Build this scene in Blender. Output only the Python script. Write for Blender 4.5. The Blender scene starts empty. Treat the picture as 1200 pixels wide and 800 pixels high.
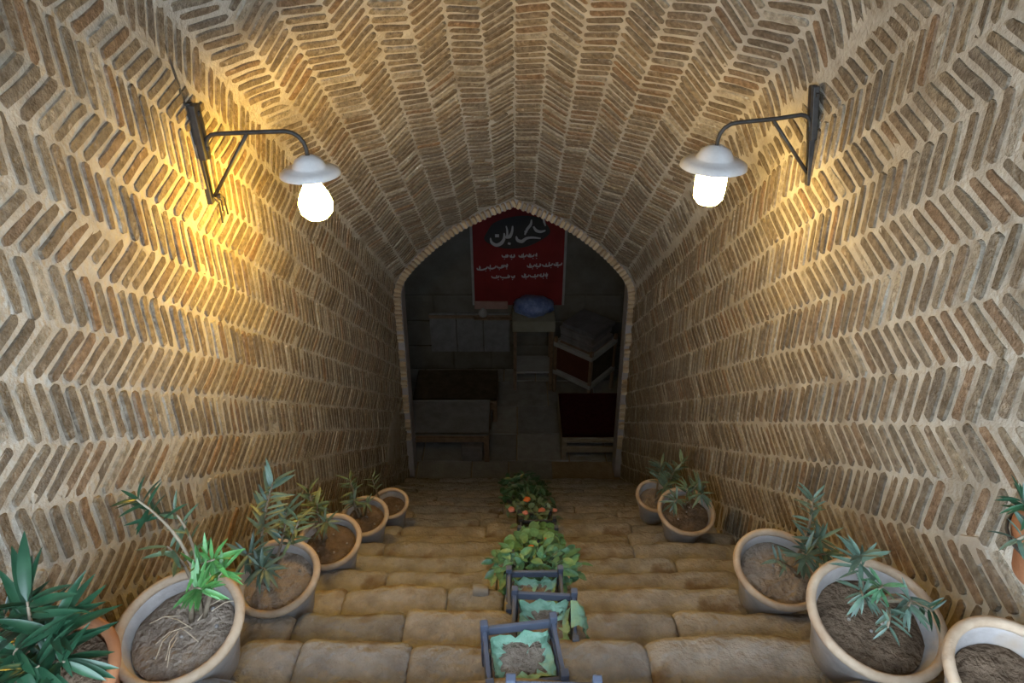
import bpy, bmesh, math, random
import numpy as np
from mathutils import Vector, Matrix, noise
random.seed(7)
rnd = random.Random(11)
PI = math.pi
COL = bpy.context.scene.collection
SC = bpy.context.scene

# ------------------------------------------------------------------ camera, world, exposure
F = 770.0                                   # focal length in pixels of the 1200 px wide frame
TH = math.radians(33.0)                     # camera pitch
CZ = 5.705                                  # eye height above the floor of the lower room
cT, sT = math.cos(TH), math.sin(TH)
VX = 603.0
cam_d = bpy.data.cameras.new('camera'); cam = bpy.data.objects.new('camera', cam_d); COL.objects.link(cam)
cam_d.sensor_width = 36.0; cam_d.lens = 36.0 * F / 1200.0; cam_d.clip_start = 0.02
cam_d.shift_x = -(VX - 600.0) / 1200.0
cam.location = (0, 0, CZ); cam.rotation_euler = (PI / 2 - TH, 0, 0)
SC.camera = cam

w = bpy.data.worlds.new('sky'); SC.world = w; w.use_nodes = True
bg = w.node_tree.nodes['Background']; bg.inputs[0].default_value = (0.68, 0.84, 1.0, 1); bg.inputs[1].default_value = 13.5
SKY = bg.inputs[1]
vs = SC.view_settings; vs.view_transform = 'Standard'; vs.look = 'None'; vs.gamma = 1.0; vs.use_curve_mapping = False
vs.exposure = -0.1
LAMP_L, LAMP_R = 280.0, 85.0

# ------------------------------------------------------------------ geometry of the place
TAN = 0.84; PH = math.atan(TAN); cP, sP = math.cos(PH), math.sin(PH)
HW = 1.285; HWS = 1.21   #                                  # half width of the passage
FLOORV = 0.82                                # nosing line below the eye's parallel
Y0, RUN = 0.922, 0.2447                       # first nosing in view, tread
RISE = RUN * TAN
YST, YE = 0.25, 5.83                         # mouth and lower end of the passage
YB = 8.05                                    # back wall of the lower room
NF, NS, NA = -0.88, 1.284, 2.06               # floor / spring / apex, measured square to the slope

def pix(x, y):
    u = (x - VX) / F; v = (400 - y) / F
    return Vector((u, cT + v * sT, -sT + v * cT))
def atY(x, y, Y):
    r = pix(x, y); q = Y / r.y
    return Vector((r.x * q, Y, CZ + r.z * q))
def atZ(x, y, Z):
    r = pix(x, y); q = (Z - CZ) / r.z
    return Vector((r.x * q, r.y * q, Z))
def toPix(p):
    X, Y, Z = p[0], p[1], p[2] - CZ
    d = Y * cT - Z * sT; v = Y * sT + Z * cT
    if d < 0.05: return (-9999, -9999, d)
    return (VX + F * X / d, 400 - F * v / d, d)
def noseY(k): return Y0 + RUN * k
def treadZ(k): return CZ - FLOORV - TAN * noseY(k)

# ------------------------------------------------------------------ helpers
def mesh_obj(name, verts, faces, mat, parent=None, smooth=False):
    me = bpy.data.meshes.new(name); me.from_pydata([tuple(v) for v in verts], [], faces); me.update()
    if smooth: me.polygons.foreach_set('use_smooth', [True] * len(me.polygons))
    if mat: me.materials.append(mat)
    o = bpy.data.objects.new(name, me); COL.objects.link(o)
    if parent: o.parent = parent
    return o
def inst(name, me, mw, parent=None):
    o = bpy.data.objects.new(name, me); COL.objects.link(o)
    if parent:
        o.parent = parent
    o.matrix_local = mw
    return o
def empty(name, loc=(0, 0, 0), rz=0):
    o = bpy.data.objects.new(name, None); COL.objects.link(o); o.location = loc; o.rotation_euler = (0, 0, rz)
    o.empty_display_size = 0.1
    return o
def tag(o, label, cat=None, group=None, kind=None):
    o['label'] = label
    if cat: o['category'] = cat
    if group: o['group'] = group
    if kind: o['kind'] = kind
    return o
class MB:
    def __init__(s): s.v = []; s.f = []
    def add(s, vs, fs):
        b = len(s.v); s.v += [Vector(v) for v in vs]; s.f += [tuple(i + b for i in f) for f in fs]; return s
    def box(s, lo, hi, bev=0.0, M=None):
        bm = bmesh.new(); bmesh.ops.create_cube(bm, size=1)
        for v in bm.verts:
            v.co = Vector([lo[i] + (v.co[i] + .5) * (hi[i] - lo[i]) for i in range(3)])
        if bev: bmesh.ops.bevel(bm, geom=list(bm.edges), offset=bev, segments=2, affect='EDGES', profile=.6)
        bm.verts.index_update()
        vs = [(M @ v.co) if M else v.co.copy() for v in bm.verts]; fs = [[v.index for v in f.verts] for f in bm.faces]
        bm.free(); return s.add(vs, fs)
    def tube(s, pts, r, n=8, caps=True):
        pts = [Vector(p) for p in pts]; rs = r if isinstance(r, (list, tuple)) else [r] * len(pts)
        vs = []; fs = []; prev = None
        for i, p in enumerate(pts):
            t = (pts[min(i + 1, len(pts) - 1)] - pts[max(i - 1, 0)]).normalized()
            if prev is None:
                a = t.orthogonal().normalized()
            else:
                a = (prev - t * prev.dot(t)).normalized()
            prev = a; b = t.cross(a)
            for j in range(n):
                q = 2 * PI * j / n; vs.append(p + (a * math.cos(q) + b * math.sin(q)) * rs[i])
        for i in range(len(pts) - 1):
            for j in range(n):
                fs.append((i * n + j, i * n + (j + 1) % n, (i + 1) * n + (j + 1) % n, (i + 1) * n + j))
        if caps:
            fs.append(tuple(range(n))[::-1]); m = (len(pts) - 1) * n; fs.append(tuple(range(m, m + n)))
        return s.add(vs, fs)
    def lathe(s, prof, n=40, wob=0.0, seed=0, center=(0, 0, 0), close=False):
        vs = []; fs = []; m = len(prof)
        for j in range(n):
            a = 2 * PI * j / n
            for i, (r, z) in enumerate(prof):
                k = 1 + wob * noise.noise(Vector((math.cos(a) * 1.2 + seed, math.sin(a) * 1.2, z * 4)))
                vs.append(Vector((center[0] + r * k * math.cos(a), center[1] + r * k * math.sin(a), center[2] + z)))
        for j in range(n):
            for i in range(m if close else m - 1):
                i2 = (i + 1) % m; j2 = (j + 1) % n
                fs.append((j * m + i, j2 * m + i, j2 * m + i2, j * m + i2))
        return s.add(vs, fs)
    def build(s, name, mat, parent=None, smooth=False):
        return mesh_obj(name, s.v, s.f, mat, parent, smooth)
def sharp(o, ang=40):
    o.data.polygons.foreach_set('use_smooth', [True] * len(o.data.polygons))
    o.data.set_sharp_from_angle(angle=math.radians(ang)); return o

# ------------------------------------------------------------------ materials
def new_mat(name):
    m = bpy.data.materials.new(name); m.use_nodes = True
    return m, m.node_tree.nodes, m.node_tree.links, m.node_tree.nodes['Principled BSDF']
def mat_noise(name, c1, c2, scale=8.0, rough=0.85, bump=0.2, bscale=60.0, rand=None, c3=None, spots=None, spec=0.25, dist=0.01, world=False):
    m, N, L, P = new_mat(name)
    tc = N.new('ShaderNodeTexCoord'); co = N.new('ShaderNodeNewGeometry').outputs['Position'] if world else tc.outputs['Object']
    n1 = N.new('ShaderNodeTexNoise'); n1.inputs['Scale'].default_value = scale; n1.inputs['Detail'].default_value = 6; n1.inputs['Roughness'].default_value = .62
    L.new(co, n1.inputs['Vector'])
    cr = N.new('ShaderNodeValToRGB'); cr.color_ramp.elements[0].color = (*c1, 1); cr.color_ramp.elements[1].color = (*c2, 1)
    cr.color_ramp.elements[0].position = .32; cr.color_ramp.elements[1].position = .68
    L.new(n1.outputs['Fac'], cr.inputs['Fac'])
    out = cr.outputs['Color']
    if spots:
        n3 = N.new('ShaderNodeTexNoise'); n3.inputs['Scale'].default_value = spots[1]; n3.inputs['Detail'].default_value = 4
        L.new(co, n3.inputs['Vector'])
        r3 = N.new('ShaderNodeValToRGB'); r3.color_ramp.elements[0].position = spots[2]; r3.color_ramp.elements[1].position = spots[2] + .12
        L.new(n3.outputs['Fac'], r3.inputs['Fac'])
        mx = N.new('ShaderNodeMix'); mx.data_type = 'RGBA'; mx.inputs['B'].default_value = (*spots[0], 1)
        L.new(r3.outputs['Color'], mx.inputs['Factor']); L.new(out, mx.inputs['A']); out = mx.outputs['Result']
    if rand:
        src = N.new('ShaderNodeObjectInfo').outputs['Random'] if rand[0] == 'object' else N.new('ShaderNodeNewGeometry').outputs['Random Per Island']
        rr = N.new('ShaderNodeValToRGB'); els = rr.color_ramp.elements
        cols = rand[1]
        els[0].color = (*cols[0], 1); els[0].position = 0; els[1].color = (*cols[-1], 1); els[1].position = 1
        for i, c in enumerate(cols[1:-1]):
            e = els.new((i + 1) / (len(cols) - 1)); e.color = (*c, 1)
        L.new(src, rr.inputs['Fac'])
        mx = N.new('ShaderNodeMix'); mx.data_type = 'RGBA'; mx.blend_type = 'MULTIPLY'; mx.inputs['Factor'].default_value = 1
        L.new(out, mx.inputs['A']); L.new(rr.outputs['Color'], mx.inputs['B']); out = mx.outputs['Result']
    L.new(out, P.inputs['Base Color'])
    P.inputs['Roughness'].default_value = rough; P.inputs['Specular IOR Level'].default_value = spec
    if bump:
        n2 = N.new('ShaderNodeTexNoise'); n2.inputs['Scale'].default_value = bscale; n2.inputs['Detail'].default_value = 5
        L.new(co, n2.inputs['Vector'])
        b = N.new('ShaderNodeBump'); b.inputs['Strength'].default_value = bump; b.inputs['Distance'].default_value = dist
        L.new(n2.outputs['Fac'], b.inputs['Height']); L.new(b.outputs['Normal'], P.inputs['Normal'])
    return m
def mat_plain(name, c, rough=.6, metal=0.0, spec=.4):
    m, N, L, P = new_mat(name); P.inputs['Base Color'].default_value = (*c, 1); P.inputs['Roughness'].default_value = rough
    P.inputs['Metallic'].default_value = metal; P.inputs['Specular IOR Level'].default_value = spec; return m
def mat_emit(name, c, s):
    m, N, L, P = new_mat(name); P.inputs['Base Color'].default_value = (.9, .9, .85, 1)
    P.inputs['Emission Color'].default_value = (*c, 1); P.inputs['Emission Strength'].default_value = s; return m
def mat_leaf(name, c1, c2, rough=.45):
    m = mat_noise(name, c1, c2, 3.0, rough, 0, rand=('object', [(.6, .65, .6), (1, 1, 1), (1.2, 1.2, 1.08)]), spec=.45)
    return m

BR = [(.72, .71, .70), (1.1, 1.0, .9), (.92, .92, .92), (1.25, 1.2, 1.1), (.8, .8, .82), (1.15, .92, .76), (1, 1, 1), (.85, .84, .82), (1.1, 1.1, 1.1), (1.8, 1.95, 2.1)]
M = {}
M['mortar'] = mat_noise('lime_mortar', (.285, .252, .208), (.42, .382, .325), 9.0, .95, .7, 60, spec=.1, spots=((.235, .200, .155), 2.6, .58), dist=.014, world=True)
M['brick'] = mat_noise('brown_brick', (.098, .078, .056), (.215, .176, .132), 38.0, .92, .8, 110, rand=('object', BR), spec=.12, spots=((.29, .25, .20), 30.0, .62), world=True, dist=.012)
M['brick_far'] = mat_noise('brown_brick_joined', (.098, .078, .056), (.215, .176, .132), 38.0, .92, .8, 110, rand=('island', BR), spec=.12, spots=((.29, .25, .20), 30.0, .62), world=True, dist=.012)
M['ring_brick'] = mat_noise('pale_ring_brick', (0.304, 0.240, 0.168), (0.440, 0.360, 0.264), 14.0, .9, .4, 80, rand=('object', [(.7, .68, .66), (1.1, 1.05, .95), (.9, .9, .9)]), spec=.12)
M['stone'] = mat_noise('worn_sandstone', (.165, .155, .148), (.285, .274, .264), 9.0, .88, .7, 42, rand=('object', [(.75, .76, .80), (1.05, .97, .88), (.92, .94, 1.0), (1.12, 1.02, .9), (.82, .78, .74)]), spec=.2, spots=((.135, .105, .08), 6.0, .58), dist=.022)
M['cobble'] = mat_noise('grey_cobble', (.15, .14, .13), (.24, .22, .2), 9, .85, .5, 50)
M['bed'] = mat_noise('step_bedding', (0.112, 0.081, 0.052), (0.168, 0.126, 0.084), 9, .95, .6, 40, spec=.1)
M['plaster'] = mat_noise('old_plaster', (0.247, 0.203, 0.158), (0.345, 0.300, 0.247), 6, .95, .5, 30, spec=.1)
M['jamb'] = mat_noise('grey_jamb_plaster', (0.210, 0.189, 0.189), (0.294, 0.273, 0.280), 5, .9, .4, 30, spec=.15)
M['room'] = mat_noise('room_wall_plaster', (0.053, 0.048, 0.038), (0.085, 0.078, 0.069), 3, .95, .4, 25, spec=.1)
M['slab'] = mat_noise('grey_flagstone', (0.108, 0.101, 0.094), (0.158, 0.152, 0.144), 6, .8, .4, 40, rand=('object', [(.75, .75, .75), (1.1, 1.08, 1.05)]))
M['clay'] = mat_noise('lime_washed_clay', (.22, .20, .195), (.33, .30, .285), 9, .85, .3, 60, spots=((.26, .20, .15), 5.0, .54))
M['rim'] = mat_noise('tan_clay_rim', (.27, .19, .125), (.42, .325, .24), 12, .85, .3, 70, spots=((.22, .135, .08), 6.0, .56))
M['terracotta'] = mat_noise('terracotta', (.21, .085, .038), (.30, .135, .065), 6, .8, .25, 60)
M['soil'] = mat_noise('dry_soil', (.15, .115, .09), (.26, .21, .17), 16, .98, 1.0, 60, spec=.05, dist=.02)
M['soil_dark'] = mat_noise('damp_soil', (.07, .048, .032), (.15, .105, .072), 16, .98, 1.0, 60, spec=.05, dist=.02)
M['stem'] = mat_noise('grey_brown_stem', (.13, .10, .07), (.22, .18, .13), 20, .8, .3, 80)
M['twig'] = mat_noise('pale_dry_twig', (.34, .27, .19), (.46, .38, .28), 20, .85, .3, 80)
M['leaf_blue'] = mat_leaf('blue_green_leaf', (.045, .085, .066), (.085, .13, .10))
M['leaf_dark'] = mat_leaf('deep_green_leaf', (.008, .036, .018), (.020, .062, .032), .32)
M['leaf_green'] = mat_leaf('fresh_green_leaf', (.032, .12, .028), (.065, .18, .048))
M['leaf_mid'] = mat_leaf('mid_green_leaf', (.034, .105, .050), (.080, .19, .098))
M['leaf_dull'] = mat_leaf('dull_green_leaf', (.05, .085, .05), (.09, .13, .075))
M['crate'] = mat_noise('slate_blue_plastic', (.045, .055, .085), (.075, .088, .125), 6, .5, .05, 40, spec=.4)
M['crate_black'] = mat_noise('black_plastic', (.018, .02, .026), (.035, .037, .045), 6, .5, .05, 40, spec=.4)
M['liner'] = mat_noise('green_liner_sheet', (.13, .27, .195), (.24, .39, .30), 9, .5, .6, 30, spec=.4, dist=.02)
M['metal'] = mat_noise('dark_painted_iron', (.014, .012, .011), (.035, .030, .026), 30, .55, .2, 90, spec=.4)
M['shade'] = mat_noise('grey_enamel', (.36, .35, .35), (.47, .46, .46), 10, .5, .1, 40)
M['red'] = mat_noise('red_banner_cloth', (0.075, 0.004, 0.005), (0.105, 0.006, 0.007), 3, .7, .1, 20)
M['black'] = mat_plain('black_print', (.008, .008, .009), .7)
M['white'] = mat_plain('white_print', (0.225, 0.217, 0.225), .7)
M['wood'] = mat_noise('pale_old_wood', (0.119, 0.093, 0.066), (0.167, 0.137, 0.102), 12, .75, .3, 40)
M['wood_dark'] = mat_noise('dark_wood', (.07, .045, .03), (.12, .08, .055), 12, .7, .3, 40)
M['carpet'] = mat_noise('dark_red_carpet', (0.015, 0.003, 0.004), (0.028, 0.005, 0.006), 20, .98, .5, 120, spec=.05)
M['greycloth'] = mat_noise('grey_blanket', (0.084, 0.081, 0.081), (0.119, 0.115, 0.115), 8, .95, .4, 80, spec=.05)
M['darkcloth'] = mat_noise('dark_brown_blanket', (0.024, 0.019, 0.013), (0.042, 0.033, 0.024), 8, .95, .4, 80, spec=.05)
M['blue'] = mat_noise('blue_plastic_bag', (0.030, 0.054, 0.150), (0.132, 0.168, 0.288), 14, .4, .4, 30)
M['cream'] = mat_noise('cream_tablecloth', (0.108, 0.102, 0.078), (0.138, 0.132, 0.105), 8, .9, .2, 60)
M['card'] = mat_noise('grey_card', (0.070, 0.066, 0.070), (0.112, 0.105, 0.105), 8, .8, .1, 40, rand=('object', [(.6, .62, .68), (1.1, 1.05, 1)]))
M['redbox'] = mat_noise('dull_red_board', (0.032, 0.007, 0.004), (0.044, 0.012, 0.006), 8, .8, .1, 40)
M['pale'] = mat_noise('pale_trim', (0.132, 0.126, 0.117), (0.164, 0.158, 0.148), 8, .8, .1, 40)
M['pink'] = mat_noise('faded_pink_cloth', (0.147, 0.084, 0.070), (0.182, 0.115, 0.098), 8, .9, .2, 40)
M['flower_o'] = mat_plain('orange_petal', (.42, .10, .02), .6)
M['flower_p'] = mat_plain('pink_petal', (.42, .15, .12), .6)
M['flower_r'] = mat_plain('red_petal', (.28, .04, .03), .6)
M['yellowleaf'] = mat_leaf('yellow_brown_leaf', (.13, .10, .04), (.20, .16, .07))

# ------------------------------------------------------------------ passage profile, right half: wall then pointed vault
UV = [(1, 0), (.985, .09), (.955, .175), (.905, .268), (.80, .41), (.65, .575), (.46, .742), (.22, .895), (0.0, 1.0)]
prof = [(HW + (HWS - HW) * i / 12, NF + (NS - NF) * i / 12) for i in range(12)]
def cr(p0, p1, p2, p3, t):
    return tuple(.5 * ((2 * p1[i]) + (-p0[i] + p2[i]) * t + (2 * p0[i] - 5 * p1[i] + 4 * p2[i] - p3[i]) * t * t + (-p0[i] + 3 * p1[i] - 3 * p2[i] + p3[i]) * t ** 3) for i in range(2))
PTS = [(HWS * u, NS + (NA - NS) * v) for u, v in UV]
ext = [(HWS + .004, NS - .1)] + PTS + [(2 * PTS[-1][0] - PTS[-2][0], 2 * PTS[-1][1] - PTS[-2][1])]
for i in range(1, len(ext) - 2):
    for j in range(6):
        prof.append(cr(ext[i - 1], ext[i], ext[i + 1], ext[i + 2], j / 6))
prof.append((0.0, NA))
tl = [0.0]
for a, b in zip(prof, prof[1:]): tl.append(tl[-1] + math.hypot(b[0] - a[0], b[1] - a[1]))
tl = [t + NF for t in tl]                    # t equals n on the straight wall
T_SPRING = NS; T_TOP = tl[-1]
def pe(t):
    t = max(tl[0], min(tl[-1], t))
    i = max(0, min(len(tl) - 2, int(np.searchsorted(tl, t)) - 1))
    a, b = prof[i], prof[i + 1]; q = (t - tl[i]) / (tl[i + 1] - tl[i])
    dx, dn = b[0] - a[0], b[1] - a[1]; l = math.hypot(dx, dn)
    return a[0] + dx * q, a[1] + dn * q, dx / l, dn / l
ES = Vector((0, cP, -sP)); EN = Vector((0, sP, cP)); EX = Vector((1, 0, 0)); ORG = Vector((0, 0, CZ))
def surf(side, t, s):
    """point, tangent (up the section), inward normal"""
    X, n, dx, dn = pe(t)
    P = ORG + EX * (side * X) + EN * n + ES * s
    T = EX * (side * dx) + EN * dn
    Nn = EX * (-side * dn) + EN * (dx)
    return P, T.normalized(), Nn.normalized()
def s_of(Y, t):
    return (Y - pe(t)[1] * sP) / cP

def shell(name, sides, t0, t1, nt, ns, label):
    vs = []; fs = []
    ts = []
    for sd in sides:
        seq = [t0 + (t1 - t0) * i / nt for i in range(nt + 1)]
        ts += [(sd, t) for t in (seq if sd == sides[0] else seq[::-1])][(0 if sd == sides[0] else 1):]
    for sd, t in ts:
        for j in range(ns + 1):
            Y = YST + (YE + .02 - YST) * j / ns
            P, T, Nn = surf(sd, t, s_of(Y, t))
            d = .010 * noise.noise(P * 2.1) + .002 * noise.noise(P * 9)
            vs.append(P + Nn * d)
    m = ns + 1
    for i in range(len(ts) - 1):
        for j in range(ns):
            q = (i * m + j, i * m + j + 1, (i + 1) * m + j + 1, (i + 1) * m + j)
            fs.append(q if sides[0] < 0 else q[::-1])
    o = mesh_obj(name, vs, fs, M['mortar'], None, True)
    return tag(o, label, kind='structure')
wallL = shell('wall_left', [-1], NF, T_SPRING, 24, 90, 'left passage wall of herringbone brown bricks in pale mortar')
wallR = shell('wall_right', [1], NF, T_SPRING, 24, 90, 'right passage wall of herringbone brown bricks in pale mortar')
vault = shell('ceiling', [-1, 1], T_SPRING, T_TOP, 22, 90, 'pointed brick vault over the descending steps')

# ------------------------------------------------------------------ bricks
def brick_mesh(i):
    r = random.Random(100 + i); out = []
    hx, hy = .5, .5
    rx = r.uniform(.02, .06); ry = r.uniform(.18, .36)
    base = [(-hx + rx, -hy), (-.17, -hy), (.17, -hy), (hx - rx, -hy), (hx, -hy + ry), (hx, hy - ry), (hx - rx, hy), (.17, hy), (-.17, hy), (-hx + rx, hy), (-hx, hy - ry), (-hx, -hy + ry)]
    out = [(x + r.uniform(-.015, .015), y + r.uniform(-.075, .075)) for x, y in base]
    n = len(out); vs = []
    for x, y in out: vs.append((x, y, -1.0))
    for x, y in out: vs.append((x, y, .55 + r.uniform(-.15, .1)))
    for x, y in out: vs.append((x * .965, y * .80, .95 + r.uniform(-.12, .12)))
    fs = []
    for k in range(2):
        for j in range(n): fs.append((k * n + j, k * n + (j + 1) % n, (k + 1) * n + (j + 1) % n, (k + 1) * n + j))
    fs.append(tuple(range(2 * n, 3 * n)))
    return vs, fs
NV = 10
BV = [brick_mesh(i) for i in range(NV)]
BM = []
for i, (v, f) in enumerate(BV):
    me = bpy.data.meshes.new('brick'); me.from_pydata(v, [], f); me.update(); me.materials.append(M['brick'])
    me.polygons.foreach_set('use_smooth', [True] * len(me.polygons)); me.set_sharp_from_angle(angle=math.radians(50)); BM.append(me)

def bounds(side):
    start = 0.0 if side > 0 else 0.11
    b = [start]
    while b[-1] - .164 > NF - .1: b.append(b[-1] - .164)
    b = b[::-1]; L = T_TOP - start; n = 16
    ws = [.164 + (.186 - .164) * i / (n - 1) for i in range(n)]; k = L / sum(ws)
    i0 = len(b) - 1
    for x in ws: b.append(b[-1] + x * k)
    return b, i0
todo = {'wall_left': [], 'wall_right': [], 'ceiling': []}
for side in (-1, 1):
    b, i0 = bounds(side)
    for bi in range(len(b) - 1):
        t0, t1 = b[bi], b[bi + 1]; tm = (t0 + t1) / 2; wd = t1 - t0
        up = ((bi - i0) % 2 == 0)              # band just above the eye line on the right leans towards the viewer at its top
        if side < 0: up = not up
        slope = .70 * rnd.uniform(.95, 1.05) * (1 - .12 * max(0, tm - NS))
        pitch = .062 - .002 * max(0, min(1, (tm - .9) / 1.5))
        s0 = s_of(YST, tm) - .2; s1 = s_of(YE, tm) + .2
        s = s0 + rnd.uniform(0, pitch); flatrun = 0
        while s < s1:
            s += pitch * rnd.uniform(.96, 1.04)
            tj = tm + rnd.uniform(-.004, .004)
            P, T, Nn = surf(side, tj, s)
            if P.y < YST + .10 or P.y > YE - .05: continue
            if tj < NF + .03: continue
            sg = -1 if up else 1
            d = (T + ES * (sg * slope * rnd.uniform(.96, 1.04))).normalized()
            y = Nn.cross(d).normalized()
            Lb = wd * .925 / d.dot(T) * rnd.uniform(.96, 1.03); Tb = pitch * .70 * d.dot(T) * rnd.uniform(.88, 1.12)
            if rnd.random() < .012:
                Lb *= rnd.uniform(.45, .6); P = P + d * rnd.uniform(-.03, .03)
            prou = .0045 + rnd.uniform(-.003, .003) + (.003 if tm > NS else 0)
            z = .022
            Mx = Matrix((( d.x * Lb, y.x * Tb, Nn.x * z, 0), (d.y * Lb, y.y * Tb, Nn.y * z, 0), (d.z * Lb, y.z * Tb, Nn.z * z, 0), (0, 0, 0, 1)))
            Mx.translation = P + Nn * (prou - z * .95 + .010 * noise.noise(P * 2.1))
            px, py, dd = toPix(P)
            area = Lb * Tb * abs(Nn.dot((P - ORG).normalized())) / max(dd, .3) ** 2 if (-15 < px < 1215 and -15 < py < 815 and dd > .2) else 0
            key = 'ceiling' if tm > T_SPRING else ('wall_left' if side < 0 else 'wall_right')
            todo[key].append((area, Mx, rnd.randrange(NV)))
NP = [(np.array(v), f) for v, f in BV]
for key, par in (('wall_left', wallL), ('wall_right', wallR), ('ceiling', vault)):
    lst = sorted(todo[key], key=lambda a: -a[0])
    for a, Mx, i in lst[:300]: inst('brick', BM[i], Mx, par)
    vs = []; fs = []; off = 0
    for a, Mx, i in lst[300:]:
        A = np.array(Mx); v, f = NP[i]
        vs.append(v @ A[:3, :3].T + A[:3, 3]); fs += [tuple(q + off for q in g) for g in f]; off += len(v)
    me = bpy.data.meshes.new('brickwork'); me.from_pydata(np.concatenate(vs).tolist(), [], fs); me.update(); me.materials.append(M['brick_far'])
    o = bpy.data.objects.new('brickwork', me); COL.objects.link(o); o.parent = par; o['kind'] = 'stuff'; o['label'] = 'smaller herringbone bricks farther along the surface'

# ------------------------------------------------------------------ end arch: ring of bricks on edge, jambs
def vprof(inset, n=26):
    """profile of the lower opening in the vertical end plane, right foot to left foot"""
    pts = []
    for i in range(n + 1):
        t = NF + (T_TOP - NF) * i / n
        X, nn, dx, dn = pe(t); pts.append((X, nn))
    z0 = lambda nn: CZ + nn / cP - YE * TAN
    P = [Vector((x, z0(nn))) for x, nn in pts]
    P = P + [Vector((-p.x, p.y)) for p in P[::-1][1:]]
    out = []
    for i, p in enumerate(P):
        a = P[max(0, i - 1)]; b = P[min(len(P) - 1, i + 1)]; t = (b - a).normalized()
        nrm = Vector((-t.y, t.x))
        out.append(p + nrm * inset)
    for q in (0, -1): out[q].y = 0.0
    return out
outer = vprof(-.25, 60); edge = vprof(-.01, 60); inner = vprof(.066, 60)
def arch_band(pa, ya, pb, yb):
    n = len(pa); vs = [Vector((p.x, ya, p.y)) for p in pa] + [Vector((p.x, yb, p.y)) for p in pb]
    return vs, [(i, i + 1, n + i + 1, n + i) for i in range(n - 1)]
arch = MB(); arch.add(*arch_band(edge, YE - .03, inner, YE - .03)); arch.add(*arch_band(inner, YE - .03, inner, YE + .20)); arch.add(*arch_band(edge, YE + .20, inner, YE + .20))
archo = arch.build('trim_1', M['jamb']); tag(archo, 'pointed arch opening at the foot of the steps, edged by bricks', kind='structure')
cum = [0]
mid = [(a + b) / 2 for a, b in zip(edge, inner)]
for a, b in zip(mid, mid[1:]): cum.append(cum[-1] + (b - a).length)
def along(q):
    i = max(0, min(len(cum) - 2, int(np.searchsorted(cum, q)) - 1)); f = (q - cum[i]) / (cum[i + 1] - cum[i])
    t = (mid[i + 1] - mid[i]).normalized(); return mid[i] + (mid[i + 1] - mid[i]) * f, t
rb = bpy.data.meshes.new('ring_brick'); v_, f_ = BV[3]; rb.from_pydata(v_, [], f_); rb.update(); rb.materials.append(M['ring_brick'])
q = 1.0; tot = cum[-1]; r2 = random.Random(5)
while q < tot - 1.0:
    p, t = along(q)
    hgt = p.y
    skip = hgt < 2.2 and r2.random() < .35
    if not skip:
        n2 = Vector((-t.y, t.x)); X = Vector((n2.x, 0, n2.y)) * .072; Yv = Vector((t.x, 0, t.y)) * (.036 * r2.uniform(.85, 1.1)); Z = Vector((0, -1, 0)) * .035
        Mx = Matrix(((X.x, Yv.x, Z.x, 0), (X.y, Yv.y, Z.y, 0), (X.z, Yv.z, Z.z, 0), (0, 0, 0, 1))); Mx.translation = Vector((p.x, YE - .035 + r2.uniform(-.005, .006), p.y))
        inst('ring_brick', rb, Mx, archo)
    q += .050 * r2.uniform(.95, 1.05)

# ------------------------------------------------------------------ steps
ZL = treadZ(-1)
stairs = empty('stairs', (0, YE, 0)); tag(stairs, 'worn stone steps going down to the dark room', kind='structure')
def stone(par, x0, x1, yc, dep, ztop, h, seed, mat, ex=4.6):
    r = random.Random(seed); ns = max(6, int((x1 - x0) / .055)); nr = 16; vs = []; fs = []
    ext_ = [0, .012, .03] + [.06 + (x1 - x0 - .12) * i / max(1, ns) for i in range(ns + 1)] + [x1 - x0 - .03, x1 - x0 - .012, x1 - x0]
    if x1 - x0 < .14: ext_ = [(x1 - x0) * q for q in (0, .06, .16, .34, .5, .66, .84, .94, 1)]
    L = x1 - x0
    for i, e in enumerate(ext_):
        edge_ = min(e, L - e); k = 1 - .085 * max(0, 1 - edge_ / .035) ** 2
        for j in range(nr):
            a = 2 * PI * (j + .5) / nr; c, s_ = math.cos(a), math.sin(a)
            y = math.copysign(abs(c) ** (2 / ex), c) * dep / 2 * k; z = math.copysign(abs(s_) ** (2 / ex), s_) * h / 2 * k
            P = Vector((x0 + e, yc + y, ztop - h / 2 + z))
            w1 = noise.noise(Vector((P.x * 3.2, yc * 7, seed * 3.1))); w2 = noise.noise(P * 14 + Vector((seed, 0, 0)))
            P.y += (.024 * w1 + .009 * w2) * (1 if c > 0 else .3)
            P.z += (.012 * noise.noise(Vector((P.x * 4, seed * 1.7, P.y * 5))) + .006 * w2) * (1 if s_ > 0 else .2)
            vs.append(P)
    m = len(ext_)
    for i in range(m - 1):
        for j in range(nr): fs.append((i * nr + j, (i + 1) * nr + j, (i + 1) * nr + (j + 1) % nr, i * nr + (j + 1) % nr))
    fs.append(tuple(range(nr))); fs.append(tuple(range((m - 1) * nr, m * nr))[::-1])
    c = Vector((x0 + L / 2, yc, ztop - h / 2))
    o = mesh_obj('stone', [v - c for v in vs], fs, mat, None, True); o.parent = par; o.location = c - stairs.location
    return o
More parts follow.
